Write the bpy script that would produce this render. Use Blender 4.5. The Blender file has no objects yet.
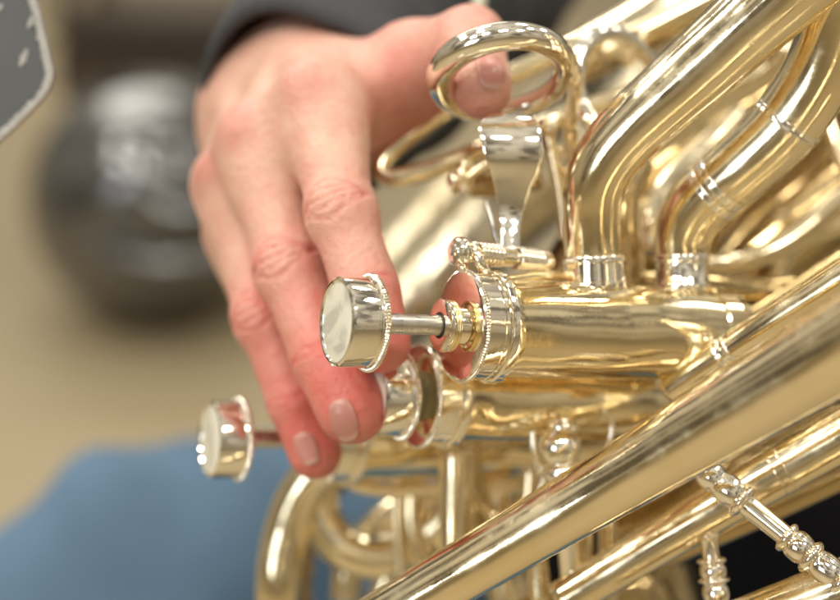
import bpy, bmesh, math, random
import numpy as np
from mathutils import Vector, Matrix

# ------------------------------------------------------------------ camera, world, lamps, exposure
SC = bpy.context.scene
CAM_H, PITCH = 0.85, math.radians(20)
cam_d = bpy.data.cameras.new('camera'); cam = bpy.data.objects.new('camera', cam_d); SC.collection.objects.link(cam)
cam.location = (0, 0, CAM_H); cam.rotation_euler = (math.pi/2-PITCH, 0, 0)
cam_d.sensor_width = 36; cam_d.lens = 60; cam_d.clip_start = 0.02; cam_d.clip_end = 200
cam_d.dof.use_dof = True; cam_d.dof.focus_distance = 0.303; cam_d.dof.aperture_fstop = 5.7
SC.camera = cam
SC.view_settings.view_transform = 'Standard'; SC.view_settings.look = 'None'
SC.view_settings.gamma = 1.0; SC.view_settings.exposure = 0.05
SC.cycles.use_denoising = True
SC.cycles.max_bounces = 10; SC.cycles.glossy_bounces = 8; SC.cycles.sample_clamp_indirect = 12
SC.cycles.caustics_reflective = True; SC.cycles.blur_glossy = 0.6

world = bpy.data.worlds.new('World'); SC.world = world; world.use_nodes = True
wn = world.node_tree; wn.nodes.clear()
def WN(t, **k):
    n = wn.nodes.new(t)
    for a, b in k.items(): setattr(n, a, b)
    return n
wo = WN('ShaderNodeOutputWorld'); wb = WN('ShaderNodeBackground')
tc = WN('ShaderNodeTexCoord'); sep = WN('ShaderNodeSeparateXYZ')
wn.links.new(tc.outputs['Generated'], sep.inputs[0])
mp = WN('ShaderNodeMapRange'); mp.inputs['From Min'].default_value = -1; mp.inputs['From Max'].default_value = 1
wn.links.new(sep.outputs['Z'], mp.inputs['Value'])
ramp = WN('ShaderNodeValToRGB'); cr = ramp.color_ramp
cr.elements[0].position = 0.0; cr.elements[0].color = (.34, .29, .20, 1)
cr.elements[1].position = 1.0; cr.elements[1].color = (.95, .89, .78, 1)
for p, c in ((.40, (.42, .35, .24, 1)), (.50, (.46, .385, .27, 1)), (.60, (.58, .505, .38, 1)), (.72, (.85, .78, .66, 1))):
    e = cr.elements.new(p); e.color = c
wn.links.new(mp.outputs[0], ramp.inputs[0])
nz = WN('ShaderNodeTexNoise'); nz.inputs['Scale'].default_value = 3.6; nz.inputs['Detail'].default_value = 3.5
wn.links.new(tc.outputs['Generated'], nz.inputs['Vector'])
r2 = WN('ShaderNodeValToRGB'); r2.color_ramp.elements[0].position = .38; r2.color_ramp.elements[0].color = (.13, .10, .07, 1)
r2.color_ramp.elements[1].position = .56; r2.color_ramp.elements[1].color = (1.25, 1.22, 1.15, 1)
wn.links.new(nz.outputs[0], r2.inputs[0])
mul = WN('ShaderNodeMix', data_type='RGBA', blend_type='MULTIPLY'); mul.inputs[0].default_value = .78
wn.links.new(ramp.outputs[0], mul.inputs[6]); wn.links.new(r2.outputs[0], mul.inputs[7])
wn.links.new(mul.outputs[2], wb.inputs[0]); wb.inputs[1].default_value = 0.64
wn.links.new(wb.outputs[0], wo.inputs[0])

def lamp(name, loc, target, sx, sy, power, col=(1, .95, .86)):
    d = bpy.data.lights.new(name, 'AREA'); d.shape = 'RECTANGLE'; d.size = sx; d.size_y = sy; d.energy = power; d.color = col
    o = bpy.data.objects.new(name, d); SC.collection.objects.link(o); o.location = loc
    o.rotation_euler = (Vector(target)-Vector(loc)).to_track_quat('-Z', 'Y').to_euler()
    return o
# the ceiling lamps of the rehearsal room
LP = 0.34
for x, y, p in ((-1.9, -1.0, 44), (-1.0, -1.2, 40), (0.1, -1.1, 34), (1.2, -1.0, 26), (-2.3, 0.4, 42), (-1.0, 0.3, 30), (1.4, 0.3, 18), (-2.0, 1.7, 36), (-.7, 1.8, 26), (.7, 1.6, 22), (2.1, 1.5, 18)):
    lamp('ceiling_lamp', (x, y, 2.9), (0, .3, .8), .42, .26, p*LP)
lamp('ceiling_lamp', (-1.0, 4.4, 3.0), (-1.0, 4.6, 0), 2.4, 1.2, 110*LP)
# tall window panes of the room, to the left behind the camera
for x, y, z in ((-1.75, -1.55, 1.55), (-1.45, -1.85, 1.55), (-1.75, -1.55, 1.15), (-1.45, -1.85, 1.15)):
    lamp('window_light', (x, y, z), (.05, .3, .85), .38, .38, 2.5, (.86, .94, 1))

# ------------------------------------------------------------------ coordinates
MW = Matrix.Translation((0, 0, CAM_H)) @ Matrix.Rotation(math.pi/2-PITCH, 4, 'X')
MWn = np.array(MW)
def cs(px, py, D):                      # camera-space metres (x right, y up, d away)
    return np.array(((px-420)*D/1400., (300-py)*D/1400., D))
def tow(p):                             # camera space -> world
    p = np.atleast_2d(np.asarray(p, float)); q = np.c_[p[:, 0], p[:, 1], -p[:, 2], np.ones(len(p))]
    return (q @ MWn.T)[:, :3]
def nrm(v): v = np.asarray(v, float); return v/np.linalg.norm(v)

# ------------------------------------------------------------------ materials
def newmat(name):
    m = bpy.data.materials.new(name); m.use_nodes = True
    nt = m.node_tree; return m, nt, nt.nodes['Principled BSDF']
def metal(name, col, rough=.07, wave=.12, wscale=55, fine=.05, tint=None):
    m, nt, b = newmat(name)
    b.inputs['Metallic'].default_value = 1
    tcn = nt.nodes.new('ShaderNodeTexCoord')
    n1 = nt.nodes.new('ShaderNodeTexNoise'); n1.inputs['Scale'].default_value = wscale; n1.inputs['Detail'].default_value = 1
    nt.links.new(tcn.outputs['Object'], n1.inputs['Vector'])
    n2 = nt.nodes.new('ShaderNodeTexNoise'); n2.inputs['Scale'].default_value = 900; n2.inputs['Detail'].default_value = 3
    nt.links.new(tcn.outputs['Object'], n2.inputs['Vector'])
    b1 = nt.nodes.new('ShaderNodeBump'); b1.inputs['Strength'].default_value = wave; b1.inputs['Distance'].default_value = .004
    nt.links.new(n1.outputs[0], b1.inputs['Height'])
    b2 = nt.nodes.new('ShaderNodeBump'); b2.inputs['Strength'].default_value = fine; b2.inputs['Distance'].default_value = .0003
    nt.links.new(n2.outputs[0], b2.inputs['Height']); nt.links.new(b1.outputs[0], b2.inputs['Normal'])
    nt.links.new(b2.outputs[0], b.inputs['Normal'])
    n3 = nt.nodes.new('ShaderNodeTexNoise'); n3.inputs['Scale'].default_value = 90; n3.inputs['Detail'].default_value = 9; n3.inputs['Roughness'].default_value = .65
    nt.links.new(tcn.outputs['Object'], n3.inputs['Vector'])
    mr = nt.nodes.new('ShaderNodeMapRange'); mr.inputs['From Min'].default_value = .42; mr.inputs['From Max'].default_value = .68
    mr.inputs['To Min'].default_value = rough*.6; mr.inputs['To Max'].default_value = rough*2.5
    nt.links.new(n3.outputs[0], mr.inputs[0]); nt.links.new(mr.outputs[0], b.inputs['Roughness'])
    mx = nt.nodes.new('ShaderNodeMix'); mx.data_type = 'RGBA'
    t2 = tint or tuple(c*f for c, f in zip(col, (.96, .91, .80)))
    mx.inputs[6].default_value = (*col, 1); mx.inputs[7].default_value = (*t2, 1)
    n4 = nt.nodes.new('ShaderNodeTexNoise'); n4.inputs['Scale'].default_value = 38; n4.inputs['Detail'].default_value = 4
    nt.links.new(tcn.outputs['Object'], n4.inputs['Vector'])
    m4 = nt.nodes.new('ShaderNodeMapRange'); m4.inputs['From Min'].default_value = .42; m4.inputs['From Max'].default_value = .7
    nt.links.new(n4.outputs[0], m4.inputs[0]); nt.links.new(m4.outputs[0], mx.inputs[0])
    nt.links.new(mx.outputs[2], b.inputs['Base Color'])
    return m
SILVER = metal('polished silver plate', (.97, .93, .84), .05, .05, 60)
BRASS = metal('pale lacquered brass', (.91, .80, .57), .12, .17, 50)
BRASS_SHADE = metal('shade-darkened lacquered brass', (.52, .40, .21), .12, .3, 50)  # same brass, darkened: shade among the rear tubes is put into the colour
BRUSHED = metal('satin brass', (.80, .72, .54), .38, .05, 40)
CASING = metal('valve casing plate', (.91, .79, .54), .085, .5, 40)
GOLD = metal('gold wash', (.95, .82, .50), .14, .05, 60)
STEEL = metal('brushed steel', (.62, .60, .56), .20, .03, 60)

def plain(name, col, rough=.6, scale=40, var=.25, bump=.2, bscale=400, dist=.001, **kw):
    m, nt, b = newmat(name)
    tcn = nt.nodes.new('ShaderNodeTexCoord')
    n = nt.nodes.new('ShaderNodeTexNoise'); n.inputs['Scale'].default_value = scale; n.inputs['Detail'].default_value = 5
    nt.links.new(tcn.outputs['Object'], n.inputs['Vector'])
    mx = nt.nodes.new('ShaderNodeMix'); mx.data_type = 'RGBA'
    mx.inputs[6].default_value = (*[c*(1-var) for c in col], 1); mx.inputs[7].default_value = (*[min(1, c*(1+var)) for c in col], 1)
    nt.links.new(n.outputs[0], mx.inputs[0]); nt.links.new(mx.outputs[2], b.inputs['Base Color'])
    n2 = nt.nodes.new('ShaderNodeTexNoise'); n2.inputs['Scale'].default_value = bscale; n2.inputs['Detail'].default_value = 4
    nt.links.new(tcn.outputs['Object'], n2.inputs['Vector'])
    bp = nt.nodes.new('ShaderNodeBump'); bp.inputs['Strength'].default_value = bump; bp.inputs['Distance'].default_value = dist
    nt.links.new(n2.outputs[0], bp.inputs['Height']); nt.links.new(bp.outputs[0], b.inputs['Normal'])
    b.inputs['Roughness'].default_value = rough
    for k, v in kw.items(): b.inputs[k].default_value = v
    return m
FLOOR = plain('beige floor', (.40, .325, .20), .5, 1.1, .10, .1, 60)
KNIT = plain('charcoal knit', (.060, .063, .070), .9, 60, .3, .8, 900, .0015)
DENIM = plain('blue denim', (.11, .195, .30), .85, 11, .32, .5, 700)
BLACKC = plain('black cloth', (.004, .004, .005), .9, 30, .3, .4, 500)
BLACKC.node_tree.nodes['Principled BSDF'].inputs['Specular IOR Level'].default_value = .1
FELT = plain('olive felt', (.36, .31, .18), .95, 300, .2, .8, 1500, .0006)
HOLE_SHADE = plain('painted hole shade', (.02, .018, .015), .6)  # near-black colour paints the shade inside the stem hole
PANEL = plain('dark grey panel paint', (.085, .087, .09), .5, 60, .12, .25, 900, .0004)
CHIP = plain('worn pale edge', (.42, .415, .385), .6, 300, .25, .6, 900, .0008)
KETTLE = plain('dark polished kettle', (.18, .18, .18), .17, 8, .25, .1, 20)
KETTLE.node_tree.nodes['Principled BSDF'].inputs['Metallic'].default_value = .85
BROWN = plain('dark brown rim', (.05, .034, .02), .5)
HEADM = plain('drum head', (.55, .43, .26), .6)
CORD = plain('pale cord', (.55, .52, .42), .8)
NAIL = plain('fingernail', (.58, .26, .215), .34, 90, .06, .08, 500, .0003)
nb = NAIL.node_tree.nodes['Principled BSDF']; nb.inputs['Subsurface Weight'].default_value = .25; nb.inputs['Subsurface Scale'].default_value = .001
nb.inputs['Coat Weight'].default_value = .2

nn = NAIL.node_tree; bs = nn.nodes['Principled BSDF']; src = bs.inputs['Base Color'].links[0].from_socket
nm = nn.nodes.new('ShaderNodeMix'); nm.data_type = 'RGBA'; nat = nn.nodes.new('ShaderNodeAttribute'); nat.attribute_name = 'free'
nn.links.new(nat.outputs['Fac'], nm.inputs[0]); nn.links.new(src, nm.inputs[6]); nm.inputs[7].default_value = (.80, .62, .52, 1); nn.links.new(nm.outputs[2], bs.inputs['Base Color'])

def pearl():
    m, nt, b = newmat('mother of pearl')
    tcn = nt.nodes.new('ShaderNodeTexCoord')
    w = nt.nodes.new('ShaderNodeTexNoise'); w.inputs['Scale'].default_value = 60; w.inputs['Detail'].default_value = 3; w.inputs['Distortion'].default_value = 2.2
    nt.links.new(tcn.outputs['Object'], w.inputs['Vector'])
    r = nt.nodes.new('ShaderNodeValToRGB'); e = r.color_ramp.elements
    e[0].position = .36; e[0].color = (.56, .55, .47, 1); e[1].position = .56; e[1].color = (.83, .80, .68, 1)
    x = r.color_ramp.elements.new(.44); x.color = (.74, .71, .60, 1)
    nt.links.new(w.outputs[0], r.inputs[0]); nt.links.new(r.outputs[0], b.inputs['Base Color'])
    b.inputs['Roughness'].default_value = .28; b.inputs['Coat Weight'].default_value = .5; b.inputs['Coat Roughness'].default_value = .08
    return m
PEARL = pearl()

def skinmat():
    m, nt, b = newmat('skin')
    L = nt.links; N = nt.nodes.new
    at = N('ShaderNodeAttribute'); at.attribute_name = 'blush'
    tcn = N('ShaderNodeTexCoord')
    n = N('ShaderNodeTexNoise'); n.inputs['Scale'].default_value = 110; n.inputs['Detail'].default_value = 9; n.inputs['Roughness'].default_value = .68
    L.new(tcn.outputs['Object'], n.inputs['Vector'])
    ma = N('ShaderNodeMath'); ma.operation = 'MULTIPLY_ADD'; ma.inputs[1].default_value = 1.1; ma.inputs[2].default_value = -.55
    L.new(n.outputs[0], ma.inputs[0])
    ad = N('ShaderNodeMath'); ad.operation = 'ADD'; ad.use_clamp = True
    L.new(at.outputs['Fac'], ad.inputs[0]); L.new(ma.outputs[0], ad.inputs[1])
    r = N('ShaderNodeValToRGB'); e = r.color_ramp.elements
    e[0].position = 0; e[0].color = (.75, .475, .36, 1); e[1].position = 1; e[1].color = (.68, .17, .14, 1)
    x = r.color_ramp.elements.new(.35); x.color = (.73, .36, .285, 1)
    L.new(ad.outputs[0], r.inputs[0]); L.new(r.outputs[0], b.inputs['Base Color'])
    v = N('ShaderNodeTexVoronoi'); v.inputs['Scale'].default_value = 1300; v.feature = 'DISTANCE_TO_EDGE'
    L.new(tcn.outputs['Object'], v.inputs['Vector'])
    n2 = N('ShaderNodeTexNoise'); n2.inputs['Scale'].default_value = 600; n2.inputs['Detail'].default_value = 5
    L.new(tcn.outputs['Object'], n2.inputs['Vector'])
    b1 = N('ShaderNodeBump'); b1.inputs['Strength'].default_value = .5; b1.inputs['Distance'].default_value = .0003
    L.new(v.outputs[0], b1.inputs['Height'])
    b2 = N('ShaderNodeBump'); b2.inputs['Strength'].default_value = .65; b2.inputs['Distance'].default_value = .0006
    L.new(n2.outputs[0], b2.inputs['Height']); L.new(b1.outputs[0], b2.inputs['Normal'])
    n5 = N('ShaderNodeTexNoise'); n5.inputs['Scale'].default_value = 170; n5.inputs['Detail'].default_value = 3; L.new(tcn.outputs['Object'], n5.inputs['Vector'])
    b3 = N('ShaderNodeBump'); b3.inputs['Strength'].default_value = .35; b3.inputs['Distance'].default_value = .0016; L.new(n5.outputs[0], b3.inputs['Height'])
    L.new(b2.outputs[0], b3.inputs['Normal']); L.new(b3.outputs[0], b.inputs['Normal'])
    b.inputs['Roughness'].default_value = .40; b.inputs['Subsurface Weight'].default_value = .22
    b.inputs['Subsurface Radius'].default_value = (1, .35, .2); b.inputs['Subsurface Scale'].default_value = .003
    b.inputs['Specular IOR Level'].default_value = .45
    return m
SKIN = skinmat()

# ------------------------------------------------------------------ object helpers
def link(name, me, mat, parent=None):
    if mat is not None and not me.materials: me.materials.append(mat)
    o = bpy.data.objects.new(name, me); SC.collection.objects.link(o)
    if parent is not None:
        o.parent = parent
        if parent.type == 'EMPTY': o.matrix_parent_inverse = Matrix.Translation(-parent.location)
    return o
def mesh_from(verts_w, faces, smooth=True, auto=None):
    me = bpy.data.meshes.new('m')
    me.from_pydata([tuple(v) for v in verts_w], [], [tuple(f) for f in faces]); me.update()
    if smooth: me.polygons.foreach_set('use_smooth', [True]*len(me.polygons))
    if auto is not None:
        me.update(); me.set_sharp_from_angle(angle=math.radians(auto))
    return me
def empty(name, loc, label, cat, group=None):
    o = bpy.data.objects.new(name, None); SC.collection.objects.link(o); o.location = loc; o.empty_display_size = .02
    o['label'] = label; o['category'] = cat
    if group: o['group'] = group
    return o

class Geo:
    def __init__(s): s.v = []; s.f = []
    def add(s, V, F):
        n = sum(len(x) for x in s.v); s.v.append(np.asarray(V, float)); s.f += [tuple(i+n for i in f) for f in F]
    def mesh(s, auto=None): return mesh_from(tow(np.vstack(s.v)), s.f, True, auto)

def catmull(P, sub=10):
    P = np.asarray(P, float); P = np.vstack([2*P[0]-P[1], P, 2*P[-1]-P[-2]]); out = []
    for i in range(1, len(P)-2):
        p0, p1, p2, p3 = P[i-1:i+3]
        for t in np.linspace(0, 1, sub, endpoint=False):
            out.append(.5*(2*p1+(p2-p0)*t+(2*p0-5*p1+4*p2-p3)*t*t+(3*p1-p0-3*p2+p3)*t**3))
    out.append(P[-2]); return np.array(out)
def sweep(C, R, n=40, closed=False, caps=True, geo=None, streak=0):
    """tube along camera-space centre line C with radii R"""
    C = np.asarray(C, float); R = np.asarray(R, float); m = len(C)
    if closed: T = np.roll(C, -1, 0)-np.roll(C, 1, 0)
    else: T = np.gradient(C, axis=0)
    T /= np.linalg.norm(T, axis=1)[:, None]+1e-12
    sr = random.Random(int(abs(C[0][0]*1e5))+m)
    K = [(k, sr.uniform(.3, 1.)*streak/k**.35, sr.uniform(0, 6.28), sr.uniform(-.05, .05)) for k in range(3, 23)] if streak else []
    a = np.array((0, 0, 1.)) if abs(T[0][2]) < .8 else np.array((0, 1., 0))
    N = nrm(np.cross(T[0], a)); V = []
    th = np.linspace(0, 2*math.pi, n, endpoint=False)
    if closed: B0 = None
    for i in range(m):
        N = nrm(N-T[i]*N.dot(T[i])); B = np.cross(T[i], N)
        mod = 1+sum(am*np.sin(k*th+ph+dr*i) for k, am, ph, dr in K) if K else np.ones(n)
        V.append(C[i]+R[i]*mod[:, None]*(np.cos(th)[:, None]*N+np.sin(th)[:, None]*B))
    V = np.vstack(V); F = []
    for i in range(m if closed else m-1):
        j = (i+1) % m
        for k in range(n):
            l = (k+1) % n; F.append((i*n+k, i*n+l, j*n+l, j*n+k))
    if caps and not closed:
        F.append(tuple(range(n-1, -1, -1))); F.append(tuple((m-1)*n+k for k in range(n)))
    g = geo or Geo(); g.add(V, F); return g
def pts(L):
    """list of (px,py,D,rpx) -> smooth centre line and radii in metres"""
    P = np.array([(*cs(x, y, d), r*d/1400.) for x, y, d, r in L]); Q = catmull(P, 12)
    return Q[:, :3], Q[:, 3]
def tube(name, L, mat, parent, n=44, ferr=(), fmat=None, streak=.0011):
    C, R = pts(L); o = link(name, sweep(C, R, n*2, streak=streak).mesh(), mat, parent)
    for f in ferr:                       # ferrule: (fraction along, length in samples, extra radius mm)
        fr, ln, ex = f; i = int(fr*(len(C)-1)); g = Geo()
        d = nrm(C[min(i+1, len(C)-1)]-C[max(i-1, 0)]); prof = []
        for s, e in ((-.5, .05), (-.47, .7), (-.42, 1), (-.30, .95), (-.26, .45), (.26, .4), (.30, .95), (.42, 1), (.47, .7), (.5, .05)):
            prof.append((s*ln/1000., R[i]+e*ex/1000.))
        lathe_geo(g, C[i], d, prof, 56)
        link('ferrule', g.mesh(40), fmat or mat, o)
    return o
def frame(axis):
    a = nrm(axis); h = np.array((0, 1., 0)) if abs(a[1]) < .9 else np.array((1., 0, 0))
    u = nrm(h-a*h.dot(a)); return a, u, np.cross(a, u)
def lathe_geo(g, O, axis, prof, n=64):
    a, u, w = frame(axis); th = np.linspace(0, 2*math.pi, n, endpoint=False); V = []; F = []
    ring = np.cos(th)[:, None]*u+np.sin(th)[:, None]*w
    for t, r in prof: V.append(np.asarray(O)+a*t+max(r, 1e-6)*ring)
    for i in range(len(prof)-1):
        for k in range(n):
            l = (k+1) % n; F.append((i*n+k, (i+1)*n+k, (i+1)*n+l, i*n+l))
    g.add(np.vstack(V), F)
def lathe(name, O, axis, prof, mat, parent, n=72, auto=35):
    g = Geo(); lathe_geo(g, O, axis, [(t/1000., r/1000.) for t, r in prof], n)
    return link(name, g.mesh(auto), mat, parent)
def rope_geo(g, O, axis, t, R, r, strands):
    """rope-knurled ring, all in mm"""
    a, u, w = frame(axis); n = strands*7; m = 10; V = []; F = []
    for i in range(n):
        A = 2*math.pi*i/n; e = math.cos(A)*u+math.sin(A)*w
        for j in range(m):
            B = 2*math.pi*j/m; rr = r*(1+.24*math.cos(strands*A+B*1.0+math.sin(B)*1.2))
            V.append(np.asarray(O)+a*(t+rr*math.cos(B))/1000.+e*(R+rr*math.sin(B))/1000.)
    for i in range(n):
        for j in range(m):
            i2 = (i+1) % n; j2 = (j+1) % m; F.append((i*m+j, i2*m+j, i2*m+j2, i*m+j2))
    g.add(V, F)
def ball(g, O, r, axis=(0, 1, 0), n=28):
    lathe_geo(g, O, axis, [(-r*math.cos(k*math.pi/14), r*math.sin(k*math.pi/14)) for k in range(15)], n)

# ------------------------------------------------------------------ setting: floor
def plane(name, x0, x1, y0, y1, z, mat):
    me = mesh_from([(x0, y0, z), (x1, y0, z), (x1, y1, z), (x0, y1, z)], [(0, 1, 2, 3)], False)
    return link(name, me, mat)
fl = plane('floor', -30, 30, -30, 60, 0, FLOOR); fl['kind'] = 'structure'

# ------------------------------------------------------------------ the brass instrument
base = tow(cs(560, 420, .34))[0]
T = empty('brass_instrument', base, 'silver and gold brass instrument with piston valves, held by a hand', 'euphonium')
AX = nrm((.9, -.04, .435))

def valve(C0, down, first=False, Lc=85, stem_to=None):
    """C0: centre of top cap face in camera space; down: mm the button is pressed"""
    S = 1.0
    cas = lathe('valve', C0, AX, [(8.5, 0), (8.5, 11.0), (9, 11.4), (11, 11.4), (11.6, 11.25), (Lc*.45, 11.2), (Lc*.55, 11.2), (Lc, 11.2), (Lc+.5, 11.8), (Lc+5, 11.8), (Lc+5.4, 11.2), (Lc+9, 10.4), (Lc+9, 0)], CASING, T, 96)
    g = Geo()
    lathe_geo(g, C0, AX, [(t/1000., r/1000.) for t, r in
        ((0.05, 0), (0, 4), (0, 11.3), (.12, 11.9), (.5, 12.2), (1.2, 12.25), (1.5, 12.05), (5.0, 12.0), (5.15, 11.75), (5.45, 11.75), (5.6, 12.05), (6.2, 12.05), (6.35, 11.7), (6.7, 11.7),
         (6.85, 12.3), (7.1, 12.6), (8.2, 12.75), (8.9, 12.7), (9.3, 12.3), (9.5, 11.3), (9.5, 9))], 112)
    rope_geo(g, C0, AX, .9, 12.25, .42, 110)
    cap = link('valve_cap', g.mesh(30), SILVER, cas)
    if first:
        g = Geo()
        lathe_geo(g, C0, AX, [(t/1000., r/1000.) for t, r in ((-4.9, 2.9), (-5.0, 3.4), (-5.0, 5.2), (-4.7, 5.85), (-4.2, 6.0), (-3.6, 5.9), (-3.4, 5.3), (-2.0, 5.0), (-1.7, 4.2), (0.05, 4.2))], 64)
        link('collar', g.mesh(35), SILVER, cas)
        g = Geo()
        for tt in (-3.05, -2.3): lathe_geo(g, C0, AX, [((tt+.38*math.cos(q)*-1)/1000., (5.4+.4*math.sin(q))/1000.) for q in np.linspace(-.3, math.pi+.3, 9)], 56)
        link('gold_ring', g.mesh(), GOLD, cas)
        lathe('stem_hole', C0, AX, [(-4.95, 0), (-4.95, 2.95), (-4.85, 2.95)], HOLE_SHADE, cas, 40)
    else:
        lathe('felt', C0, AX, [(-4.4, 3), (-4.4, 5.6), (-3.9, 6.1), (-.8, 6.1), (.03, 5.6)] if down > 0 else [(-3, 2.5), (-3, 5.2), (0.02, 5.4)], FELT if down > 0 else SILVER, cas, 56)
    t0 = -29.6+down
    g = Geo(); lathe_geo(g, C0, AX, [(t/1000., r/1000.) for t, r in ((t0+.45, 8.5), (t0, 8.75), (t0-.05, 9.1), (t0+.25, 9.6), (t0+.9, 9.78), (t0+6.0, 9.78), (t0+6.2, 9.6), (t0+6.5, 9.6), (t0+6.7, 9.9), (t0+7.2, 10.1), (t0+8.2, 10.1), (t0+8.6, 9.8), (t0+8.8, 2.2))], 96)
    rope_geo(g, C0, AX, t0+7.7, 10.15, .52, 92)
    bt = link('finger_button', g.mesh(32), SILVER, cas)
    lathe('pearl_inlay', C0, AX, [(t0+.12, 0), (t0+.15, 4), (t0+.25, 7.7), (t0+.40, 8.55)], PEARL, cas, 72)
    lathe('stem', C0, AX, [(t0+8, 2.3), (t0+9.4, 2.3), (2.0, 2.3)], STEEL, cas, 40)
    return cas
V1 = valve(cs(459, 326, .311), 0, True, 66)
V2 = valve(cs(415, 396, .336), 18.0, False, 80)
V3 = valve(cs(318, 439, .368), 0, False, 90)

# tubing --------------------------------------------------------------
tube('main_branch', [(250, 698, .328, 24), (340, 644, .322, 27), (475, 564, .311, 30.5), (620, 478, .298, 35), (840, 346, .272, 47), (980, 262, .252, 56)], BRASS, T, 64, streak=.0004)
tube('leadpipe', [(668, 392, .332, 13), (712, 362, .326, 15), (760, 330, .319, 17), (840, 279, .309, 19), (960, 202, .295, 22)], BRASS, T, 48, [(.34, 4, .2)], SILVER)
tube('upright_tube', [(596, 300, .328, 29), (594, 255, .328, 29), (592, 215, .326, 29.5), (598, 176, .323, 31), (625, 136, .320, 34), (690, 76, .314, 37), (783, -7, .306, 42), (900, -110, .296, 48)], BRASS, T, 60, [(.09, 8, .6)], SILVER)
tube('upright_tube', [(683, 306, .338, 25), (682, 262, .338, 26), (684, 232, .337, 29), (702, 202, .334, 32), (738, 170, .329, 34.5), (784, 126, .324, 36), (822, 66, .318, 36.5), (842, 0, .312, 38), (850, -80, .305, 40)], BRASS, T, 60, [(.10, 9, .6), (.42, 2, .16), (.455, 2, .16), (.64, 1.8, .12)], SILVER)
# tubing behind
def back(L, mat=BRASS_SHADE, name='tube', n=36, **k): return tube(name, L, mat, T, n, **k)
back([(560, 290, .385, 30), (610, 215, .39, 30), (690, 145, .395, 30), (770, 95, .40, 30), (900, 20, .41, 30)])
back([(640, 80, .44, 26), (700, 100, .44, 26), (745, 70, .44, 24), (800, 52, .44, 22), (870, 60, .44, 22)], BRASS_SHADE)
back([(700, 330, .41, 34), (760, 255, .41, 38), (850, 185, .41, 42), (960, 110, .41, 46)])
back([(640, 350, .43, 26), (740, 290, .43, 28), (850, 228, .43, 30), (960, 170, .43, 30)])
back([(628, 330, .352, 13), (628, 262, .352, 13), (626, 205, .354, 13), (640, 165, .36, 14)], BRASS_SHADE)
back([(560, 70, .44, 26), (630, 34, .44, 28), (720, -20, .44, 30), (800, -60, .44, 32)], BRASS)
back([(600, 55, .40, 13), (650, 30, .40, 13), (720, -6, .40, 13), (790, -40, .40, 13)], BRASS)
back([(360, 360, .55, 30), (430, 290, .55, 36), (540, 185, .55, 42), (660, 80, .55, 48)], BRUSHED)
back([(330, 330, .62, 22), (420, 235, .62, 24), (520, 140, .62, 26), (620, 60, .62, 30)], BRUSHED)
back([(655, 250, .37, 12), (650, 220, .372, 13), (668, 185, .378, 14), (705, 150, .385, 14), (735, 118, .392, 14), (760, 70, .40, 14)], BRASS)
back([(705, 265, .375, 10), (740, 262, .378, 11), (790, 240, .382, 12), (850, 190, .386, 12), (930, 120, .39, 12)], BRASS)
back([(640, 285, .36, 14), (700, 284, .362, 14), (760, 292, .365, 14), (820, 286, .368, 14)], BRASS_SHADE)
back([(822, 96, .36, 7), (832, 130, .355, 7), (845, 170, .35, 7), (870, 230, .345, 7)], BRASS)
back([(610, 210, .372, 9), (622, 180, .374, 12), (634, 210, .372, 10), (634, 280, .37, 10)], BRASS)
back([(740, 330, .36, 15), (790, 300, .36, 16), (850, 262, .36, 17), (930, 210, .36, 18)], BRASS_SHADE)
back([(690, 150, .47, 40), (770, 190, .47, 40), (850, 140, .47, 44), (940, 60, .47, 46)], BRASS_SHADE)
back([(600, 250, .46, 40), (680, 250, .46, 42), (760, 215, .46, 44), (860, 130, .46, 46)], BRASS_SHADE)
back([(720, 60, .43, 12), (752, 42, .43, 13), (790, 58, .43, 13), (800, 92, .43, 13), (770, 124, .43, 13), (730, 150, .43, 13)], BRASS)
back([(770, 320, .395, 10), (778, 270, .395, 11), (800, 240, .395, 11), (850, 225, .395, 11), (920, 230, .395, 11)], BRASS)
back([(370, 640, .46, 34), (440, 570, .46, 36), (520, 520, .46, 38), (620, 470, .46, 40), (700, 430, .46, 40)], BRASS_SHADE)
back([(405, 500, .43, 18), (440, 520, .43, 20), (480, 515, .43, 20), (520, 480, .43, 20)], BRASS)
back([(470, 470, .375, 8), (476, 500, .375, 9), (500, 520, .375, 10), (526, 505, .375, 10), (532, 470, .375, 10)], BRASS)
back([(415, 470, .40, 11), (413, 520, .40, 12), (425, 560, .40, 12), (460, 580, .40, 12)], BRASS)
back([(335, 470, .385, 6), (360, 486, .385, 7), (400, 490, .385, 7), (450, 488, .385, 7), (520, 486, .385, 7)], BRASS)
back([(600, 540, .40, 22), (660, 520, .40, 24), (740, 470, .40, 26), (840, 420, .40, 28)], BRASS_SHADE)
back([(380, 600, .41, 13), (400, 560, .41, 13), (450, 545, .41, 13), (500, 560, .41, 13), (530, 620, .41, 13)], BRASS)
back([(470, 440, .375, 9), (474, 470, .375, 9), (480, 500, .375, 9), (486, 560, .375, 9)], BRASS_SHADE)
# slide bend seen left of the lever
back([(600, 40, .385, 10), (540, 62, .382, 10), (470, 96, .378, 10), (420, 130, .375, 9.5), (392, 152, .374, 9.5), (381, 168, .373, 9.5), (392, 178, .372, 9.5), (430, 170, .372, 10), (480, 151, .372, 10), (560, 118, .374, 10), (640, 90, .376, 10)], BRASS, 'tuning_slide', 28)
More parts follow.
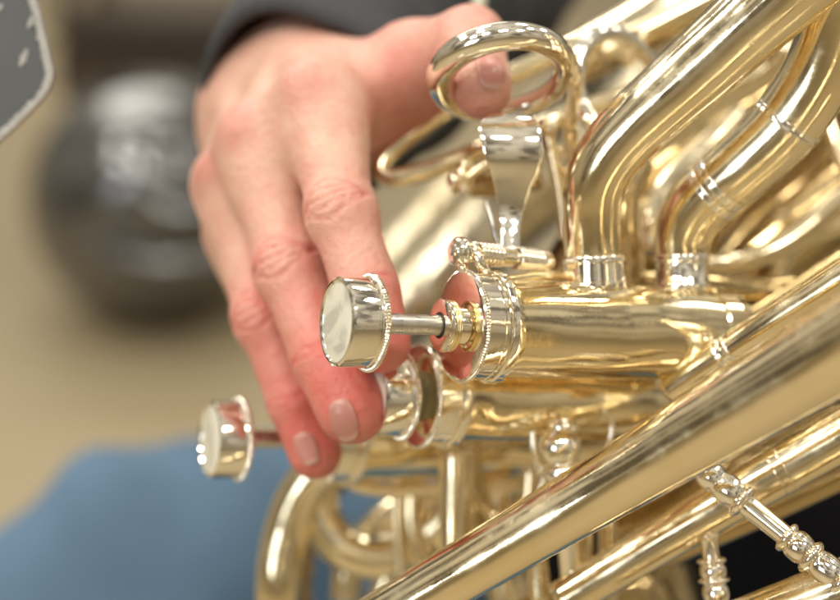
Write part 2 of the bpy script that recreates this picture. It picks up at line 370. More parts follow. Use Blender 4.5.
# lower left bends
back([(300, 760, .43, 26), (284, 680, .41, 24), (279, 590, .40, 23), (287, 530, .40, 23), (308, 482, .398, 22), (345, 452, .395, 20), (400, 450, .39, 20)], BRASS, 'lower_bow', 40)
back([(352, 700, .44, 15), (302, 620, .43, 14), (300, 560, .43, 14), (318, 500, .43, 14), (350, 470, .43, 14)], BRASS_SHADE, 'lower_bow', 30)
back([(318, 470, .405, 19), (322, 515, .405, 20), (345, 548, .405, 22), (385, 556, .405, 22), (425, 535, .405, 22), (470, 500, .40, 21), (520, 470, .395, 20)], BRASS, 'lower_bow', 40)
back([(398, 470, .40, 7), (398, 520, .40, 7), (402, 580, .40, 7)], BRASS)
back([(345, 600, .42, 15), (352, 560, .42, 16), (385, 520, .42, 17), (425, 500, .42, 17), (470, 505, .42, 17), (500, 540, .42, 17), (505, 600, .42, 17)], BRASS)
back([(457, 452, .362, 18), (456, 500, .362, 17), (455, 560, .362, 17), (455, 640, .362, 17)], BRASS, 'lower_stub', 36)
back([(500, 460, .39, 14), (503, 520, .39, 14), (503, 580, .39, 14)], BRASS)
back([(548, 470, .35, 9), (540, 500, .35, 10), (536, 540, .35, 11), (540, 600, .35, 12)], BRASS)
back([(600, 420, .38, 20), (660, 405, .38, 20), (740, 400, .38, 20), (800, 380, .38, 20)], BRASS_SHADE)
back([(480, 395, .40, 20), (560, 398, .40, 20), (640, 402, .40, 20), (700, 400, .40, 20)], BRASS_SHADE)
back([(480, 430, .385, 22), (560, 428, .385, 22), (640, 410, .385, 22)], BRASS_SHADE)
back([(578, 520, .352, 14), (580, 560, .352, 14), (584, 610, .352, 14), (590, 680, .352, 14)], BRASS)
back([(607, 520, .36, 9), (608, 560, .36, 9), (612, 640, .36, 9)], BRASS)
# lower right bundle
tube('lower_tube', [(560, 602, .338, 20), (640, 553, .334, 22), (740, 493, .328, 24), (840, 436, .322, 26), (960, 370, .312, 28)], BRASS, T, 48, [(.62, 3, .3)], BRASS)
tube('lower_tube', [(480, 640, .356, 16), (560, 598, .354, 17), (640, 561, .352, 17), (740, 517, .348, 18), (850, 466, .344, 19), (960, 416, .338, 20)], BRASS_SHADE, T, 44)
tube('lower_tube', [(640, 668, .32, 26), (740, 628, .315, 28), (840, 590, .308, 30), (940, 550, .30, 32)], BRASS, T, 48)
tube('lower_tube', [(700, 700, .36, 12), (690, 640, .42, 28), (675, 580, .46, 26), (640, 520, .48, 24)], BRASS_SHADE, T, 30)
tube('lower_tube', [(590, 600, .40, 24), (640, 590, .40, 24), (660, 640, .40, 26), (670, 700, .40, 28)], BRASS_SHADE, T, 30)

# turned braces ---------------------------------------------------------
def brace(p0, p1, prof):
    a = cs(*p0); b = cs(*p1); d = b-a; L = np.linalg.norm(d); g = Geo()
    q = [(s*L, 1.22*r*(p0[2]+p1[2])/2/1400.) for s, r in prof]
    # smooth the turned profile into round beads
    lathe_geo(g, a, d, q, 48); return link('brace', g.mesh(50), SILVER, T)
def beads(segs):
    out = []
    for s0, s1, r0, r1, kind in segs:
        if kind == 'c': out += [(s0, r0), (s1, r1)]
        else:
            for k in range(9):
                u = k/8; out.append((s0+(s1-s0)*u, r0*1.08+(r1*.97-r0*1.08)*math.sin(math.pi*u)**.6))
    return out
brace((700, 467, .318), (872, 606, .302), beads([(0, .02, 8, 9, 'c'), (.02, .11, 10, 13, 'b'), (.115, .23, 10, 13.5, 'b'), (.235, .275, 11, 15.5, 'b'), (.28, .30, 9, 9.5, 'c'), (.30, .50, 9.3, 8.7, 'c'),
    (.50, .54, 10, 14, 'b'), (.545, .63, 10.5, 13.5, 'b'), (.635, .68, 11, 15.5, 'b'), (.69, .80, 10.5, 13.5, 'b'), (.805, .85, 11, 15.5, 'b'), (.86, 1, 10, 14, 'c')]))
brace((703, 494, .330), (722, 640, .326), beads([(0, .05, 9, 8, 'c'), (.05, .14, 9, 11.5, 'b'), (.145, .18, 9, 13.5, 'b'), (.185, .27, 9, 11.5, 'b'), (.275, .30, 8, 10, 'b'), (.32, .44, 7, 7, 'c'),
    (.44, .48, 8.5, 12.5, 'b'), (.485, .57, 9, 11.5, 'b'), (.575, .61, 9, 13.5, 'b'), (.62, .74, 8.5, 11.5, 'b'), (.76, 1, 8, 11, 'c')]))
# ball-ended fitting beside the second valve
O = cs(560, 447, .338); g = Geo(); ball(g, O, .0052, (0, 1, 0)); lathe_geo(g, O, (0.1, -1, .05), [(.003, .0030), (.0045, .0046), (.006, .0052), (.0075, .0046), (.009, .0030), (.012, .0030), (.013, .005), (.016, .0052), (.02, .003), (.05, .003)], 40)
lathe_geo(g, O, (.15, 1, .1), [(.003, .003), (.005, .0042), (.0065, .003), (.0075, .001), (.0076, 0)], 40)
link('knob_fitting', g.mesh(), SILVER, T)
g = Geo(); sweep(*pts([(604, 410, .345, 3.2), (612, 428, .345, 3.2), (604, 452, .345, 3.2), (584, 470, .345, 3.2)]), 16, geo=g); link('wire_guard', g.mesh(), SILVER, T)
g = Geo(); sweep(*pts([(540, 408, .342, 4), (534, 425, .342, 4), (534, 450, .342, 4), (542, 475, .342, 4)]), 16, geo=g); link('wire_guard', g.mesh(), SILVER, T)
# maker's plate on the tube behind (dark rectangle with pale lettering in the photo)

# thumb ring -------------------------------------------------------------
rc = cs(503, 75, .330); Rr = 63*.33/1400
ex = nrm((1, .13, -.05)); ey = nrm(np.cross((0.0, 0, 1), ex)); up = nrm((-.08, .44, -.90)); up = nrm(up-ex*up.dot(ex))
A = np.linspace(0, 2*math.pi, 96, endpoint=False)
ringC = np.array([rc+Rr*(math.cos(a)*ex+math.sin(a)*up) for a in A])
rad = np.array([.0030+.0005*math.cos(a-2.4) for a in A])
ro = link('thumb_ring', sweep(ringC, rad, 30, closed=True).mesh(), SILVER, T)
C_, R_ = pts([(540, 40, .326, 8), (562, 52, .330, 9.5), (574, 78, .334, 9), (572, 104, .342, 8), (570, 130, .352, 8), (574, 170, .360, 8), (578, 215, .365, 8), (580, 262, .36, 8)])
link('ring_shank', sweep(C_, R_, 26).mesh(), SILVER, ro)
tube('wire_loop', [(660, 76, .37, 8), (632, 42, .365, 8.5), (604, 34, .36, 9), (583, 50, .357, 9), (576, 78, .355, 9), (582, 104, .353, 8.5), (594, 130, .35, 8), (600, 170, .35, 8)], SILVER, T, 24)
# small fittings behind the ring
for (x, y, d, r) in ((548, 128, .35, 9), (556, 150, .352, 7), (536, 156, .352, 6), (566, 172, .352, 8), (625, 58, .37, 9), (640, 36, .37, 7)):
    g = Geo(); O = cs(x, y, d); r = r*d/1400.; lathe_geo(g, O, (-.8, .3, -.5), [(-r, .4*r), (-r*.9, r*.8), (-.3*r, r), (.1*r, r*.8), (.3*r, r*.55), (1.2*r, r*.55), (1.3*r, 0)], 24); link('linkage_screw', g.mesh(40), BRASS, T)
g = Geo(); sweep(*pts([(545, 118, .352, 5), (552, 150, .352, 6), (560, 190, .352, 6), (566, 240, .352, 6)]), 18, geo=g)
link('linkage', g.mesh(), BRASS, T)
# knob and arm behind lever
g = Geo(); ball(g, cs(456, 181, .352), 9*.352/1400); ball(g, cs(466, 166, .352), 7*.352/1400)
sweep(*pts([(450, 190, .352, 5), (470, 176, .352, 5), (500, 156, .352, 5.5)]), 18, geo=g)
sweep(*pts([(466, 166, .352, 4.5), (462, 178, .352, 6), (466, 192, .352, 6)]), 18, geo=g)
link('lever_knob', g.mesh(), BRASS, T)
g = Geo(); sweep(*pts([(470, 186, .365, 12), (500, 184, .365, 13), (540, 176, .365, 13)]), 26, geo=g); link('linkage', g.mesh(), BRASS_SHADE, T)

# spatula lever ---------------------------------------------------------
rows = [(117, 499, 518, .3300), (119, 489, 528, .3285), (124, 482, 535.5, .3265), (131, 479, 540, .3248), (140, 481, 541, .3240), (150, 483.5, 542, .3243), (160, 486.5, 541.5, .3254), (168, 489.5, 540, .3266), (176, 492, 537, .3276), (184, 494, 532, .3282),
        (194, 496, 528.5, .3285), (204, 498, 525, .3290), (214, 499.5, 521.5, .3288), (222, 500, 520, .3275), (230, 500.5, 519, .3262), (240, 501, 518.5, .3256), (250, 501, 518.5, .3256)]
Rw = catmull(np.array(rows), 5); dk = catmull(np.array([(116, .3288), (124, .3266), (140, .3246), (158, .3245), (180, .3262), (212, .3280), (234, .3267), (252, .3256)]), 12); Rw[:, 3] = np.interp(Rw[:, 0], dk[:, 0], dk[:, 1]); nx = 13; V = []; F = []
for y, x0, x1, d in Rw:
    for i in range(nx):
        u = i/(nx-1); x = x0+(x1-x0)*u; bow = .0012*(1-(2*u-1)**2)*max(0, min(1, (x1-x0)/60.))
        p = cs(x, y, d); p[2] += .0007*(u-.5)-bow*.6; V.append(p)
k = len(Rw)
for j in range(k-1):
    for i in range(nx-1): F.append((j*nx+i, j*nx+i+1, (j+1)*nx+i+1, (j+1)*nx+i))
g = Geo(); g.add(V, F); lev = link('lever', g.mesh(), SILVER, T)
md = lev.modifiers.new('t', 'SOLIDIFY'); md.thickness = .0011; md.offset = -1
md = lev.modifiers.new('b', 'BEVEL'); md.width = .0003; md.segments = 2; md.limit_method = 'ANGLE'
g = Geo(); sweep(*pts([(487, 203, .326, 2.6), (490, 215, .324, 2.6), (496, 238, .323, 2.6), (502, 252, .323, 2.6)]), 12, geo=g); link('return_spring', g.mesh(), STEEL, lev)
# hinge --------------------------------------------------------------------
h0, h1 = cs(457, 251, .313), cs(549, 262, .330); hd = h1-h0; HL = np.linalg.norm(hd)*1000
g = Geo(); lathe_geo(g, h0, hd, [(t/1000., 1.22*r/1000.) for t, r in ((-1.6, 0), (-1.5, 1.0), (-.9, 1.1), (-.8, 2.0), (0, 2.6), (1, 2.75), (2.2, 2.6), (2.8, 2.0), (3.0, 1.5), (3.6, 1.5), (3.8, 1.9), (5.0, 1.9), (5.2, 1.35), (HL-3, 1.35), (HL-2.8, 1.9), (HL-1, 2.2), (HL, 1.8), (HL+.3, 0))], 36)
link('hinge_rod', g.mesh(40), SILVER, T)
g = Geo(); a_, u_, w_ = frame(hd)
for s0, s1, turns in ((5.4, HL*.44, 6), (HL*.62, HL-3.2, 7)):
    C_ = np.array([h0+a_*(s0+(s1-s0)*i/(turns*16))/1000.+.0023*(math.cos(2*math.pi*i/16)*u_+math.sin(2*math.pi*i/16)*w_) for i in range(turns*16+1)])
    sweep(C_, [.00055]*len(C_), 8, geo=g)
link('coil_spring', g.mesh(), SILVER, T)
g = Geo(); lathe_geo(g, h0+a_*HL*.45/1000., hd, [(0, .0019), (.0002, .0024), (.0033, .0024), (.0035, .0019)], 32); link('hinge_sleeve', g.mesh(40), SILVER, T)
for L in ([(470, 250, .3145, 4), (477, 256, .314, 5), (482, 266, .3145, 6), (490, 282, .318, 6)], [(543, 262, .330, 4), (547, 270, .330, 5), (548, 285, .332, 6)], [(456, 250, .3135, 4), (458, 262, .314, 5), (470, 276, .317, 6)]):
    g = Geo(); sweep(*pts(L), 20, geo=g); link('hinge_bracket', g.mesh(), SILVER, T)
# thin rail along the top of the first casing
tube('rail', [(486, 283, .3185, 3.2), (540, 276, .327, 5), (575, 278, .334, 5), (600, 284, .338, 4)], BRASS, T, 20)

# ------------------------------------------------------------------ signed-distance bodies
def surface_nets(f, lo, hi, h, chunk=None):
    n = [int(math.ceil((b-a)/h))+1 for a, b in zip(lo, hi)]
    xs, ys, zs = [lo[i]+h*np.arange(n[i]) for i in range(3)]
    v = np.empty(n, np.float32); X, Y = np.meshgrid(ys, zs, indexing='ij')
    for i, x in enumerate(xs):
        P = np.c_[np.full(X.size, x), X.ravel(), Y.ravel()]; v[i] = f(P).reshape(X.shape)
    ins = v < 0
    c = [ins[a:n[0]-1+a, b:n[1]-1+b, d:n[2]-1+d] for a in (0, 1) for b in (0, 1) for d in (0, 1)]
    s = sum(x.astype(np.int8) for x in c); act = (s > 0) & (s < 8)
    idx = -np.ones(act.shape, np.int64); I = np.argwhere(act); idx[act] = np.arange(len(I))
    acc = np.zeros((len(I), 3)); cnt = np.zeros(len(I)); cor = [(a, b, d) for a in (0, 1) for b in (0, 1) for d in (0, 1)]
    for p in cor:
        for ax in range(3):
            if p[ax]: continue
            q = list(p); q[ax] = 1
            va = v[I[:, 0]+p[0], I[:, 1]+p[1], I[:, 2]+p[2]]; vb = v[I[:, 0]+q[0], I[:, 1]+q[1], I[:, 2]+q[2]]
            m = (va < 0) != (vb < 0); t = np.where(m, va/np.where(m, va-vb, 1), 0)
            pos = np.array(p, float)[None]+np.zeros((len(I), 3)); pos[:, ax] += t
            acc[m] += pos[m]; cnt[m] += 1
    V = (I+acc/cnt[:, None])*h+np.array(lo)
    F = []
    for ax in range(3):
        b, c2 = [(1, 2), (2, 0), (0, 1)][ax]
        sl0 = [slice(None)]*3; sl1 = [slice(None)]*3; sl0[ax] = slice(0, -1); sl1[ax] = slice(1, None)
        d = ins[tuple(sl0)] != ins[tuple(sl1)]; E = np.argwhere(d)
        E = E[(E[:, b] > 0) & (E[:, c2] > 0) & (E[:, b] < n[b]-1) & (E[:, c2] < n[c2]-1)]
        o = ins[tuple(E.T)]
        def cell(db, dc):
            q = E.copy(); q[:, b] += db; q[:, c2] += dc; return idx[tuple(q.T)]
        Q = np.c_[cell(-1, -1), cell(0, -1), cell(0, 0), cell(-1, 0)]
        Q[~o] = Q[~o][:, ::-1]; F.append(Q)
    F = np.vstack(F); F = F[(F >= 0).all(1)]
    return V, F
def cone_sd(P, a, b, ra, rb, sq=None):
    """round cone; sq=(dir, factor): flattened along dir"""
    if sq is not None:
        d, k = sq; P = P+np.outer((P-a)@d, d)*(1/k-1); b = b+d*((b-a)@d)*(1/k-1)
    ab = b-a; t = np.clip((P-a)@ab/(ab@ab), 0, 1)
    return np.linalg.norm(P-a-t[:, None]*ab, axis=1)-(ra+(rb-ra)*t)
def smin(a, b, k):
    h = np.clip(.5+.5*(b-a)/k, 0, 1); return b*(1-h)+a*h-k*h*(1-h)
def grad(f, P, e=2e-4):
    G = np.empty_like(P)
    for i in range(3):
        d = np.zeros(3); d[i] = e; G[:, i] = f(P+d)-f(P-d)
    return G/(np.linalg.norm(G, axis=1)[:, None]+1e-12)

# finger joints (px, py, D, radius mm)
FG = {
 'index':  [(321, 104, .352, 11.2), (342, 214, .331, 8.0), (366, 290, .3245, 7.6), (381, 343, .3225, 7.0)],
 'middle': [(259, 144, .362, 10.3), (291, 270, .345, 8.6), (325, 358, .335, 8.0), (352, 408, .3290, 8.5)],
 'ring':   [(230, 186, .374, 9.4), (266, 318, .357, 7.9), (296, 400, .3530, 7.2), (315, 452, .3525, 6.8)],
 'pinky':  [(235, 234, .386, 8.0), (266, 326, .378, 7.2), (288, 370, .374, 6.6), (300, 405, .372, 6.2)],
 'thumb':  [(352, 108, .392, 14.5), (412, 66, .370, 11.0), (470, 42, .352, 8.6), (482, 88, .3345, 7.3)],
}
J = {k: [(cs(x, y, d), r/1000.) for x, y, d, r in v] for k, v in FG.items()}
wr = [(cs(316, 78, .412), .0185), (cs(262, 122, .418), .0172)]
elbow = cs(500, -95, .60)
dors = nrm((-.35, .35, -.85))
def hand_sdf(P):
    out = None; fing = {}
    for k in ('index', 'middle', 'ring', 'pinky'):
        j = J[k]; d = cone_sd(P, j[0][0], j[1][0], j[0][1], j[1][1]*.93)
        d = smin(d, cone_sd(P, j[1][0], j[2][0], j[1][1]*.95, j[2][1]), .003)
        d = smin(d, cone_sd(P, j[2][0], j[3][0], j[2][1], j[3][1]), .002)
        # knuckle of the middle joint
        d = smin(d, np.linalg.norm(P-(j[1][0]+dors*.0006), axis=1)-j[1][1]*1.0, .004)
        fing[k] = d
    f = smin(fing['index'], fing['middle'], .0012); f = smin(f, fing['ring'], .0012); f = smin(f, fing['pinky'], .0012)
    # palm
    pal = None
    for k, w, r0 in (('index', 0, .016), ('middle', 0, .0155), ('ring', 1, .015), ('pinky', 1, .014)):
        c = cone_sd(P, wr[w][0], J[k][0][0]-dors*.0030, r0, J[k][0][1]*1.02)
        pal = c if pal is None else smin(pal, c, .010)
    pal = smin(pal, cone_sd(P, wr[0][0], wr[1][0], .0185, .017), .010)
    pal = smin(pal, cone_sd(P, (wr[0][0]+wr[1][0])/2, elbow, .0205, .034), .012)
    # flesh between neighbouring knuckles, down to the finger webs
    for p, q in (('index', 'middle'), ('middle', 'ring'), ('ring', 'pinky')):
        for t_, rf, up_ in ((0, .88, .0005), (.22, .80, .0), (.36, .62, -.001)):
            A_ = J[p][0][0]+(J[p][1][0]-J[p][0][0])*t_+dors*up_; B_ = J[q][0][0]+(J[q][1][0]-J[q][0][0])*t_+dors*up_
            pal = smin(pal, cone_sd(P, A_, B_, J[p][0][1]*rf, J[q][0][1]*rf), .004)
    # metacarpal heads
    for k in ('index', 'middle', 'ring', 'pinky'):
        c = J[k][0][0]+dors*.0076; pal = smin(pal, np.linalg.norm(P-c, axis=1)-J[k][0][1]*.42, .0042)
    # extensor tendons
    for k, w in (('index', 0), ('middle', 0), ('ring', 1)):
        a = J[k][0][0]+dors*(J[k][0][1]*.72); b = wr[w][0]+dors*.0165
        pal = smin(pal, cone_sd(P, a, b, .0028, .0022), .006)
    t = J['thumb']
    th = cone_sd(P, t[0][0], t[1][0], t[0][1], t[1][1]); th = smin(th, cone_sd(P, t[1][0], t[2][0], t[1][1]*.96, t[2][1]), .006)
    th = smin(th, cone_sd(P, t[2][0], t[3][0], t[2][1]*.98, t[3][1]), .0035)
    # web between thumb and index
    web = cone_sd(P, cs(345, 130, .378), cs(408, 92, .376), .0105, .0085)
    th = smin(th, web, .010)
    pal = smin(pal, th, .012)
    return smin(pal, f, .0045)
fine_h = .00075
lo = (-.066, -.052, .300); hi = (.026, .092, .47)
V, F = surface_nets(hand_sdf, lo, hi, fine_h)
for _ in range(2):
    d = hand_sdf(V); V = V-grad(hand_sdf, V)*np.clip(d, -fine_h, fine_h)[:, None]
Nn = grad(hand_sdf, V)
# creases over the joints, wobbly lines across the back of each finger
red_ = np.zeros(len(V))
def crease(a, b, c, offs, depth, w, side=.15):
    global V, red_
    ax = nrm(c-a); rel = V-b; s = rel@ax; lat = np.cross(ax, dors); l = rel@nrm(lat)
    near = np.linalg.norm(rel, axis=1) < .0125; m = near & ((Nn@dors) > side)
    fade = np.clip((Nn@dors-side)/.35, 0, 1)
    D_ = np.zeros(len(V))
    for o, am, ph in offs:
        wob = .0004*np.sin(l*600+ph)+.00012*np.sin(l*2300+ph*2)+o+l*l*am
        D_ += np.exp(-((s-wob)/w)**2)*(.82+.18*np.sin(l*900+ph*3))
    V = V-Nn*(np.where(m, D_*fade*depth, 0))[:, None]; red_ += np.where(m, D_*fade*.30, 0)
for k in ('index', 'middle', 'ring'):
    j = J[k]
    crease(j[0][0], j[1][0], j[2][0], [(-.0028, 40, .3), (-.0002, 0, 1.7), (.0022, -40, 3.1), (-.0050, 60, 5.0), (.0046, -60, 2.0)], .00070, .00042)
    crease(j[1][0], j[2][0], j[3][0], [(-.0012, 20, .8), (.0006, -20, 2.2)], .00026, .00040)
t = J['thumb']
crease(t[0][0], t[1][0], t[2][0], [(-.006, 0, 1.2), (-.0035, 0, 2.2), (-.001, 0, .4), (.0022, 0, 4.)], .00038, .00055, -.3)
crease(t[1][0], t[2][0], t[3][0], [(-.002, 0, 1.2), (.0006, 0, 2.9)], .00022, .00045)
# blood-warm colour of fingertips and knuckles (the skin's own colour)
bl = .12+red_
def warm(c, r, a):
    global bl; bl = bl+a*np.exp(-(np.linalg.norm(V-c, axis=1)/r)**2)
for k in ('index', 'middle', 'ring', 'pinky'):
    j = J[k]; warm(j[3][0], .015, .75); warm(j[2][0], .012, .22); warm(j[1][0], .011, .26); warm(j[0][0]+dors*.0105, .0065, .42)
for k in ('middle', 'ring', 'pinky'): warm((J[k][1][0]+J[k][2][0])/2, .016, .26)
warm(t[3][0]-np.array((0, .003, 0)), .009, .5); warm(t[2][0], .013, .28); warm(t[1][0], .016, .30); warm(cs(395, 110, .372), .014, .35)
bl = np.clip(bl, 0, 1)

person = empty('person', tow(cs(560, 560, .62))[0], 'person in charcoal knit sweater and blue jeans pressing the valves with one hand', 'person')
me = mesh_from(tow(V), F.tolist(), True)
at = me.attributes.new('blush', 'FLOAT', 'POINT'); at.data.foreach_set('value', bl.astype(np.float32))
body = link('body', me, SKIN, person)

def march(P, dirv, steps=60):
    P = P.copy(); 
    for _ in range(steps):
        d = hand_sdf(P); P += dirv*np.clip(d, -.002, .002)[:, None]*.8
    return P
def nail(centre, axis, nor, hw, hl, parent):
    """nail plate: centre in camera space; axis towards the finger's tip, nor outward"""
    nor = nrm(nor); axis = nrm(axis-nor*np.dot(axis, nor)); lat = np.cross(axis, nor)
    nr, na = 15, 44; P = [np.zeros(2)]
    for i in range(1, nr+1):
        for k in range(na):
            a = 2*math.pi*k/na; c, s = math.cos(a), math.sin(a)
            q = 1/((abs(c)**3.2+abs(s)**3.2)**(1/3.2)); P.append(np.array((c, s))*q*i/nr)
    P = np.array(P); X = centre+nor*.012+np.outer(P[:, 0]*hw, lat)+np.outer(P[:, 1]*hl, axis)
    S = march(X, -nor); n = grad(hand_sdf, S); rr = np.linalg.norm(P, axis=1)
    S = S-n*.00015+n*(.00036*np.clip((1.06-rr)*5, 0, 1))[:, None]
    tipn = np.clip((P[:, 1]-.75)*4, 0, 1)
    S = S+n*(tipn*.0003)[:, None]+axis*(tipn*.0005)[:, None]
    free = np.clip((P[:, 1]-.72-.06*np.cos(P[:, 0]*3))*9, 0, 1)*.35+.2*np.clip((-.62-P[:, 1])*5, 0, 1)
    F = [(0, 1+k, 1+(k+1) % na) for k in range(na)]
    for i in range(1, nr):
        for k in range(na):
            l = (k+1) % na; F.append((1+(i-1)*na+k, 1+i*na+k, 1+i*na+l, 1+(i-1)*na+l))
    g = Geo(); g.add(S, F); me = g.mesh(); me.attributes.new('free', 'FLOAT', 'POINT').data.foreach_set('value', free.astype(np.float32)); o = link('fingernail', me, NAIL, parent)
    md = o.modifiers.new('t', 'SOLIDIFY'); md.thickness = .0004
    return o
nail(cs(344, 419, .331), cs(352, 448, .331)-cs(336, 396, .331), (.05, .08, -1), .0028, .0045, body)
nail(cs(310, 446, .353), cs(320, 470, .353)-cs(301, 425, .353), (-.05, .05, -1), .0026, .0038, body)
nail(cs(484, 78, .336), cs(487, 110, .332)-cs(478, 45, .340), (.18, .15, -1), .0034, .0048, body)

# clothing ---------------------------------------------------------------
wc = (wr[0][0]+wr[1][0])/2; fd = nrm(elbow-wc)
cuf = cs(303, 108, .400); fd = nrm(elbow-cuf); a_, u_, w_ = frame(fd); rows_ = []; ns, na = 70, 90
rng = random.Random(4)
V = []; F = []
for i in range(ns):
    s = -.010+(.20+.01)*i/(ns-1); cen = cuf+a_*(s+.010)
    base_r = .0292+.0022*min(1, max(0, (s+.010)/.012))+.085*max(0, s)
    for k in range(na):
        A_ = 2*math.pi*k/na
        fold = .0012*math.sin(3*A_+s*60)+.0016*math.sin(s*190+2*math.sin(A_))*min(1, max(0, s-.012)*50)+.0007*math.sin(5*A_-s*80)
        cuff = .0007*math.cos(A_*46) if s < .03 else 0
        lip = -.0014*max(0, 1-abs(s+.010)/.003)
        V.append(cen+(base_r+fold+cuff*.4+lip)*(math.cos(A_)*u_+math.sin(A_)*w_))
for i in range(ns-1):
    for k in range(na):
        l = (k+1) % na; F.append((i*na+k, (i+1)*na+k, (i+1)*na+l, i*na+l))
g = Geo(); g.add(V, F); slv = link('sleeve', g.mesh(), KNIT, person)
md = slv.modifiers.new('t', 'SOLIDIFY'); md.thickness = .0028; md.offset = 1
# sweater: torso, shoulder and upper arm
sh = cs(1150, -420, .86)
def shirt_sdf(P):
    d = cone_sd(P, cs(1050, 700, .90), cs(1080, -250, .92), .15, .17)
    d = smin(d, cone_sd(P, elbow+fd*.0, sh, .045, .075), .05)
    d = smin(d, cone_sd(P, elbow-fd*.02, elbow+fd*.03, .043, .047), .02)
    return d+.004*np.sin(P[:, 0]*60+P[:, 1]*35)*np.sin(P[:, 1]*50-P[:, 2]*40)
V, F = surface_nets(shirt_sdf, (-.05, -.52, .45), (.78, .66, 1.16), .011)
link('sweater', mesh_from(tow(V), F.tolist()), KNIT, person)
def jeans_sdf(P):
    d = cone_sd(P, cs(150, 628, .66), cs(800, 500, .92), .078, .116)
    d = smin(d, cone_sd(P, cs(150, 628, .66), cs(90, 1500, .80), .078, .062), .03)
    e = cone_sd(P, cs(620, 860, .46), cs(1150, 900, .90), .07, .10)
    d = np.minimum(d, e)
    return d+.0035*np.sin(P[:, 0]*34+P[:, 1]*50)+.0045*np.sin(P[:, 0]*70+P[:, 2]*30)*np.sin(P[:, 1]*60+P[:, 0]*25)
V, F = surface_nets(jeans_sdf, (-.36, -.85, .36), (.72, -.02, 1.10), .011)
link('jeans', mesh_from(tow(V), F.tolist()), DENIM, person)
# dark lap cloth of the sweater hem hanging behind the lower tubes
def hem_sdf(P):
    d = cone_sd(P, cs(740, 640, .62), cs(1100, 420, .72), .10, .12)
    return d+.004*np.sin(P[:, 0]*55+P[:, 1]*45)
V, F = surface_nets(hem_sdf, (.0, -.32, .45), (.52, .18, .90), .010)
link('sweater_hem', mesh_from(tow(V), F.tolist()), BLACKC, person)
g = Geo(); sweep(*pts([(478, 12, .40, 7), (480, -2, .405, 7), (484, -30, .42, 7), (486, -70, .44, 7)]), 14, geo=g); link('drawcord', g.mesh(), CORD, person)

# ------------------------------------------------------------------ music stand corner, top left
ms = empty('music_stand', (-.20, .33, 0), 'dark grey music stand desk with a chipped pale edge, left of the hand', 'music stand')
out2 = [(-330, -260), (20, -60), (36, 0), (43, 30), (50, 60), (52, 72), (50, 84), (42, 98), (20, 121), (0, 139), (-40, 172), (-330, 400)]
D0 = .346
P2 = catmull(np.array(out2, float), 16)
P2c = P2.mean(0)
V = []; F = []; n = len(P2)
for z in (0, .0022):
    for x, y in P2: p = cs(x, y, D0+.00006*(53-x)); p[2] += z; V.append(p)
F.append(tuple(range(n))); F.append(tuple(range(2*n-1, n-1, -1)))
for i in range(n): j = (i+1) % n; F.append((i, i+n, j+n, j))
g = Geo(); g.add(V, F); desk = link('desk', g.mesh(30), PANEL, ms)
# worn strip: real band lying on the desk's rim, its inner border ragged
V = []; F = []; i0 = 10; idxs = [i for i in range(n) if -200 < P2[i][1] < 260 and P2[i][0] > -160]
fineP = []
for a, b in zip(idxs[:-1], idxs[1:]):
    for u in np.linspace(0, 1, 10, endpoint=False): fineP.append(P2[a]*(1-u)+P2[b]*u)
fineP = np.array(fineP); tg = np.gradient(fineP, axis=0); tg /= np.linalg.norm(tg, axis=1)[:, None]; inn = np.c_[-tg[:, 1], tg[:, 0]]
rr_ = np.random.RandomState(3); w1 = np.convolve(rr_.randn(len(fineP)+40), np.ones(9)/9, 'same')[:len(fineP)]; w2 = np.convolve(rr_.randn(len(fineP)+40), np.hanning(31)/8, 'same')[:len(fineP)]
for k, p in enumerate(fineP):
    w = max(3.0, 6.5+2.2*w1[k]+1.4*w2[k]); 
    for e, z in ((-.6, .0024), (-.6, -.0003), (w, -.0003), (w+.8, .0002)):
        q = p+inn[k]*e; c = cs(q[0], q[1], D0+.00006*(53-q[0])); c[2] += z; V.append(c)
for k in range(len(fineP)-1):
    for e in range(3): F.append((k*4+e, k*4+e+1, (k+1)*4+e+1, (k+1)*4+e))
g = Geo(); g.add(V, F); link('worn_edge', g.mesh(40), CHIP, desk)
g = Geo()
for cx, cy, ax_, ay_ in ((24, 58, 3.5, 9), (0, 8, 2.5, 4), (31, 22, 2.5, 7)):
    Vc = [cs(cx, cy, D0+.0016)-np.array((0, 0, .0021))]; m = 18
    for k in range(m):
        A_ = 2*math.pi*k/m; q = 1+.25*math.sin(k*2.3+cx); x = ax_*math.cos(A_)*q; y = ay_*math.sin(A_)*q
        c = cs(cx+x+y*-.35, cy+y, D0+.00006*(53-cx)); c[2] -= .0003; Vc.append(c)
    Vc[0] = cs(cx, cy, D0+.00006*(53-cx)); Vc[0][2] -= .0004
    g.add(Vc, [(0, 1+k, 1+(k+1) % m) for k in range(m)])
link('paint_chip', g.mesh(), CHIP, desk)
# pole and feet (out of frame)
dp = tow(cs(-200, 60, D0+.03))[0]
def wtube(name, pts_w, r, mat, parent):
    o = []
    C_ = catmull(np.array(pts_w, float), 6); inv = np.array(MW.inverted()); q = np.c_[C_, np.ones(len(C_))] @ inv.T; Cc = np.c_[q[:, 0], q[:, 1], -q[:, 2]]
    return link(name, sweep(Cc, [r]*len(Cc), 20).mesh(), mat, parent)
wtube('pole', [(dp[0], dp[1], dp[2]), (dp[0], dp[1]+.01, .5), (dp[0], dp[1]+.01, .02)], .009, PANEL, ms)
for k in range(3):
    A_ = k*2.094+.5; wtube('leg', [(dp[0], dp[1]+.01, .14), (dp[0]+.14*math.cos(A_), dp[1]+.01+.14*math.sin(A_), .07), (dp[0]+.25*math.cos(A_), dp[1]+.01+.25*math.sin(A_), .006)], .006, PANEL, ms)

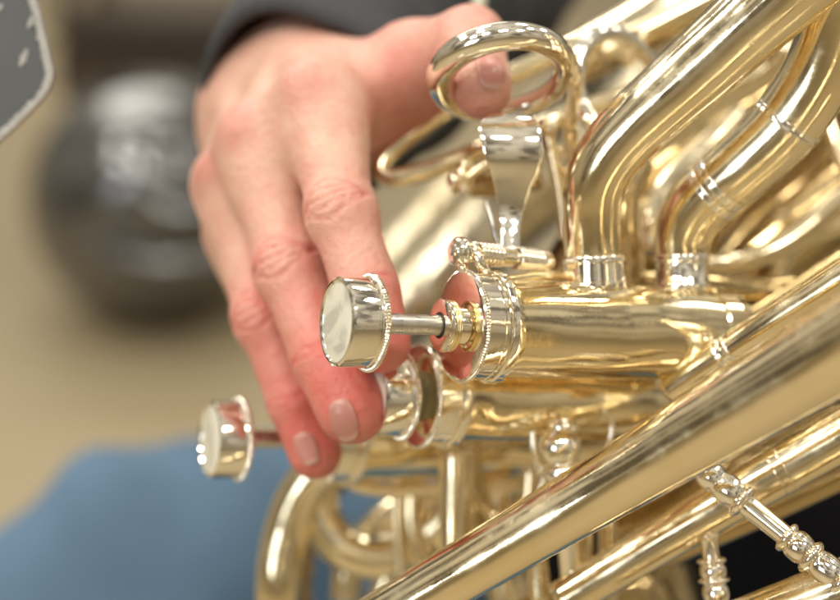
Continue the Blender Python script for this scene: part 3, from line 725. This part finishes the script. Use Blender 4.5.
# ------------------------------------------------------------------ another large brass instrument on the floor, far out of focus, and a chair
tb = empty('tuba', tow(cs(170, 330, 2.3))[0], 'large dark silvery tuba, a round blur far behind the hand', 'tuba')
def far(name, L, mat, parent, n=40): C_, R_ = pts(L); return link(name, sweep(C_, R_, n).mesh(), mat, parent)
far('bottom_bow', [(152, 202, 2.13, 4), (153, 201, 2.145, 50), (154, 200, 2.19, 87), (152, 202, 2.26, 114), (154, 200, 2.36, 124), (168, 190, 2.5, 112), (200, 170, 2.9, 100), (230, 120, 3.2, 100)], KETTLE, tb, 56)
far('inner_tube', [(100, 120, 2.35, 10), (84, 160, 2.28, 11), (84, 210, 2.22, 11), (104, 250, 2.16, 11), (140, 262, 2.12, 11), (200, 262, 2.12, 11), (240, 240, 2.16, 11)], KETTLE, tb)
far('valve_tube', [(130, 168, 2.15, 9), (150, 200, 2.11, 9), (185, 214, 2.10, 9), (220, 200, 2.11, 9), (235, 160, 2.15, 9)], KETTLE, tb)
cc = tow(cs(150, 70, 2.75))[0]
chr_ = empty('chair', (cc[0], cc[1]+.2, 0), 'dark brown chair behind the large silvery tuba, far out of focus', 'chair')
def wbox(name, x0, x1, y0, y1, z0, z1, mat, parent, bev=.01):
    bm = bmesh.new(); bmesh.ops.create_cube(bm, size=1)
    for v in bm.verts: v.co = Vector(((x0+x1)/2+v.co.x*(x1-x0), (y0+y1)/2+v.co.y*(y1-y0), (z0+z1)/2+v.co.z*(z1-z0)))
    bmesh.ops.bevel(bm, geom=bm.edges[:], offset=bev, segments=3, affect='EDGES'); me = bpy.data.meshes.new('m'); bm.to_mesh(me); bm.free()
    return link(name, me, mat, parent)
wbox('seat', cc[0]-.20, cc[0]+.26, cc[1], cc[1]+.42, .378, .43, BROWN, chr_, .02)
wbox('seat_frame', cc[0]-.19, cc[0]+.25, cc[1]+.02, cc[1]+.40, .26, .374, BROWN, chr_)
wbox('backrest', cc[0]-.20, cc[0]-.16, cc[1], cc[1]+.42, .52, .80, BLACKC, chr_)
for x in (-.18, .22):
    for y in (.03, .37): wbox('leg', cc[0]+x, cc[0]+x+.03, cc[1]+y, cc[1]+y+.03, 0, .259 if x > 0 else .50, BROWN, chr_, .004)
